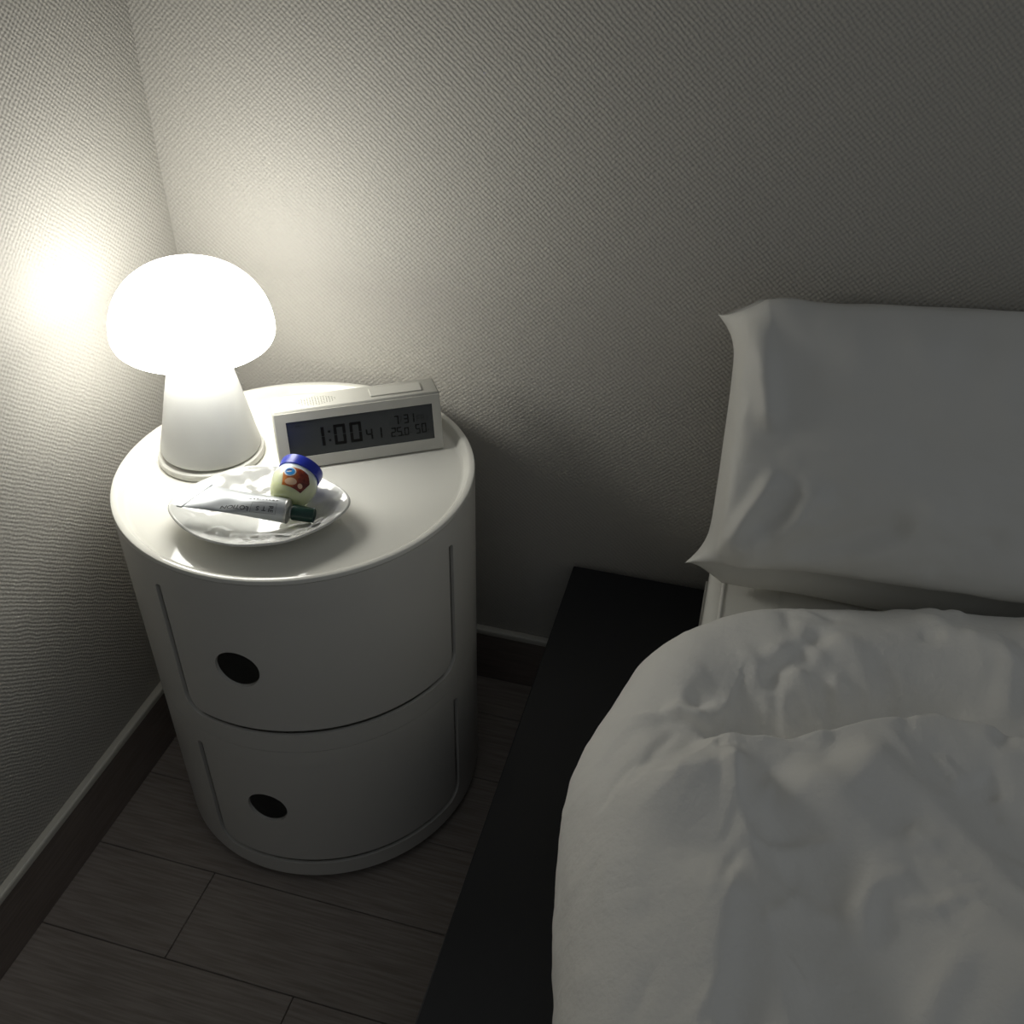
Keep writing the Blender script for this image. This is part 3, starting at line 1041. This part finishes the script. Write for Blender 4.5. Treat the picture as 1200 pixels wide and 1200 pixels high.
def jar_patch(name, fn_mask, s0, s1, z0, z1, out, mat, parent, n=26):
    bm = bmesh.new()
    vs = {}
    for i in range(n + 1):
        for j in range(n + 1):
            s, z = s0 + (s1 - s0) * i / n, z0 + (z1 - z0) * j / n
            vs[i, j] = bm.verts.new(jar_surf(*fn_mask(s, z), out))
    for i in range(n):
        for j in range(n):
            bm.faces.new((vs[i, j], vs[i + 1, j], vs[i + 1, j + 1], vs[i, j + 1]))
    return obj(name, bm, mat, parent, 180)


def lab_shape(s, z):
    t = (z - 0.0065) / (0.0232 - 0.0065)
    half = 0.0086 + 0.0040 * min(1, t / 0.62) - 0.0055 * max(0, (t - 0.62) / 0.38)
    return (s / 0.012 * half, z + 0.0012 * (1 - (s / 0.012) ** 2) * max(0, t - 0.5) * 2)


label = jar_patch('label', lab_shape, -0.012, 0.012, 0.0065, 0.0228, 0.00012, 'label_print', jar)
label['label'] = 'orange and brown paper label'


def disc_patch(name, cs, cz, rs, rz, out, mat, parent, rot=0.0):
    bm = bmesh.new()
    c = bm.verts.new(jar_surf(cs, cz, out))
    rings = []
    for f in (0.5, 1.0):
        rr = []
        for k in range(28):
            a = 2 * PI * k / 28
            du, dv = rs * f * math.cos(a), rz * f * math.sin(a)
            rr.append(bm.verts.new(jar_surf(cs + du * math.cos(rot) - dv * math.sin(rot), cz + du * math.sin(rot) + dv * math.cos(rot), out)))
        rings.append(rr)
    for k in range(28):
        j = (k + 1) % 28
        bm.faces.new((c, rings[0][k], rings[0][j]))
        bm.faces.new((rings[0][k], rings[1][k], rings[1][j], rings[0][j]))
    return obj(name, bm, mat, parent, 180)


disc_patch('logo_oval', -0.0072, 0.0186, 0.0050, 0.0042, 0.00026, 'print_white', label)
disc_patch('logo_disc', -0.0072, 0.0186, 0.0040, 0.0033, 0.00040, 'print_blue', label)
disc_patch('logo_mark', -0.0082, 0.0195, 0.0022, 0.0010, 0.00054, 'print_navy', label, 0.3)
disc_patch('logo_mark', -0.0078, 0.0182, 0.0022, 0.0006, 0.00054, 'print_white', label, 0.4)
disc_patch('print_patch', -0.0030, 0.0108, 0.0048, 0.0030, 0.00026, 'print_cream', label, 0.2)
disc_patch('print_patch', 0.0055, 0.0105, 0.0022, 0.0020, 0.00026, 'print_cream', label)

# ------------------------------------------------------------------ squeezed tube
t_sh = Vector((0.2345, -0.2560, 0.4140))            # shoulder centre
t_cr = Vector((0.1622, -0.2703, 0.4245))            # centre of the crimped end
tax = (t_cr - t_sh)
TL = tax.length
tax.normalize()
cw = Vector((0.15, -1.0, -0.12)).normalized()   # direction of the crimp
cw = (cw - tax * cw.dot(tax)).normalized()
cn = tax.cross(cw)
tm = Matrix((cw, cn, tax)).transposed().to_4x4()
tm.translation = t_sh
tube = thing('tube', 'squeezed white metal cream tube with dark green cap in dish', 'tube')
tube.matrix_world = tm
TR = 0.0102


def tube_point(t, phi, out=0.0):
    """t 0 at the shoulder .. 1 at the crimp, phi around; local x = crimp width, y = flat normal"""
    e = max(0.0, (t - 0.10) / 0.90)
    e = e ** 1.25
    rx = TR + (0.0152 - TR) * e
    ry = TR * (1 - e) + 0.0006 * e
    ry *= 1 - 0.10 * math.sin(PI * min(1, max(0, (t - 0.3) / 0.6)))
    c, s = math.cos(phi), math.sin(phi)
    p = Vector((rx * c, ry * s, t * TL + 0.5 * e * rx * c))
    # a thumb dent on the upper face
    dd = math.exp(-((t - 0.60) / 0.13) ** 2 - ((phi - 0.9) / 0.7) ** 2)
    n = Vector((c / rx, s / ry, 0)).normalized()
    return p + n * (out - 0.0018 * dd)


bm = bmesh.new()
rings = []
for i in range(61):
    rings.append([bm.verts.new(tube_point(i / 60, 2 * PI * k / 72)) for k in range(72)])
for a, b in zip(rings[:-1], rings[1:]):
    for k in range(72):
        bm.faces.new((a[k], a[(k + 1) % 72], b[(k + 1) % 72], b[k]))
bm.faces.new(rings[-1])
bm.faces.new(rings[0])
tb = obj('body', bm, 'tube_white', tube, 60)
bm = box(-0.0154, 0.0154, -0.0009, 0.0009, TL - 0.0005, TL + 0.0040, 0.0003, 1)
for v in bm.verts:
    v.co.z += 0.5 * v.co.x
obj('crimp', bm, 'tube_white', tube)
bm = lathe([(0, -0.0042), (0.0052, -0.0042), (0.0056, -0.0036), (0.0060, -0.0028), (0.0092, -0.0016), (0.0104, -0.0008), (0.0106, 0.0), (0.0104, 0.0010), (0.0101, 0.0012), (0, 0.0012)], 48)
obj('shoulder', bm, 'tube_bare', tube, 40)
bm = lathe([(0, -0.0225), (0.0052, -0.0225), (0.0058, -0.0222), (0.0061, -0.0214), (0.0068, -0.0050), (0.0066, -0.0043), (0, -0.0043)], 40)
capo = obj('cap', bm, 'green_cap', tube, 40)
bm = lathe([(0.0030, -0.0229), (0.0046, -0.0229), (0.0046, -0.0224), (0.0030, -0.0224)], 32, True)
obj('cap_ring', bm, 'green_cap', capo, 40)


def wrap_text(txt, t0, phi0, size, mat, arc=0.0, along=True):
    """lettering bent round the tube; reads from the crimp side upside down towards the cap"""
    cu = bpy.data.curves.new('lettering', 'FONT')
    cu.body = txt
    cu.size = size
    cu.offset = size * 0.018
    cu.align_x = 'CENTER'
    cu.align_y = 'CENTER'
    tmp = bpy.data.objects.new('tmp', cu)
    C.objects.link(tmp)
    dg = bpy.context.evaluated_depsgraph_get()
    me = bpy.data.meshes.new_from_object(tmp.evaluated_get(dg))
    bpy.data.objects.remove(tmp)
    bm = bmesh.new()
    bm.from_mesh(me)
    bmesh.ops.subdivide_edges(bm, edges=[e for e in bm.edges if e.calc_length() > size * 0.25], cuts=2)
    for v in bm.verts:
        x, y = v.co.x, v.co.y
        y = y + arc * x * x
        if along:
            v.co = tube_point(t0 + x / TL, phi0 - y / TR, 0.00018)
        else:
            v.co = tube_point(t0 - y / TL, phi0 - x / TR, 0.00018)
    return obj('lettering', bm, mat, tb)


def wrap_line(pts, width):
    bm = bmesh.new()
    for (ta, pa), (tb_, pb) in zip(pts[:-1], pts[1:]):
        n = 12
        d = Vector(((tb_ - ta) * TL, (pb - pa) * TR)).normalized()
        nx_, ny_ = -d.y * width / 2 / TL, d.x * width / 2 / TR
        prev = None
        for i in range(n + 1):
            t, p_ = ta + (tb_ - ta) * i / n, pa + (pb - pa) * i / n
            cur = (bm.verts.new(tube_point(t + nx_, p_ + ny_, 0.00016)), bm.verts.new(tube_point(t - nx_, p_ - ny_, 0.00016)))
            if prev:
                bm.faces.new((prev[0], prev[1], cur[1], cur[0]))
            prev = cur
    return obj('printed_frame', bm, 'tube_ink', tb)


PHC = 0.80      # angle of the print that faces the viewer
wrap_text('LOTION', 0.52, PHC + 0.0, 0.0056, 'tube_ink', 16.0)
wrap_line([(0.40, PHC - 0.10), (0.46, PHC - 0.36), (0.52, PHC - 0.42), (0.60, PHC - 0.32)], 0.00022)
wrap_line([(0.10, PHC - 0.45), (0.36, PHC - 0.45), (0.36, PHC + 0.45), (0.10, PHC + 0.45), (0.10, PHC - 0.45)], 0.00022)
wrap_text('S', 0.29, PHC - 0.06, 0.0052, 'tube_ink')
wrap_text('T', 0.225, PHC - 0.05, 0.0052, 'tube_ink')
wrap_text('RE', 0.155, PHC - 0.05, 0.0050, 'tube_ink', 0.0, False)
rl = random.Random(5)
t_ = 0.10
while t_ < 0.44:                 # a line of print too small to read
    w_ = rl.uniform(0.010, 0.028)
    wrap_line([(t_, PHC + 0.74 + rl.uniform(-0.02, 0.02)), (t_ + w_, PHC + 0.74 + rl.uniform(-0.02, 0.02))], rl.uniform(0.0006, 0.0012))
    t_ += w_ + rl.uniform(0.008, 0.016)
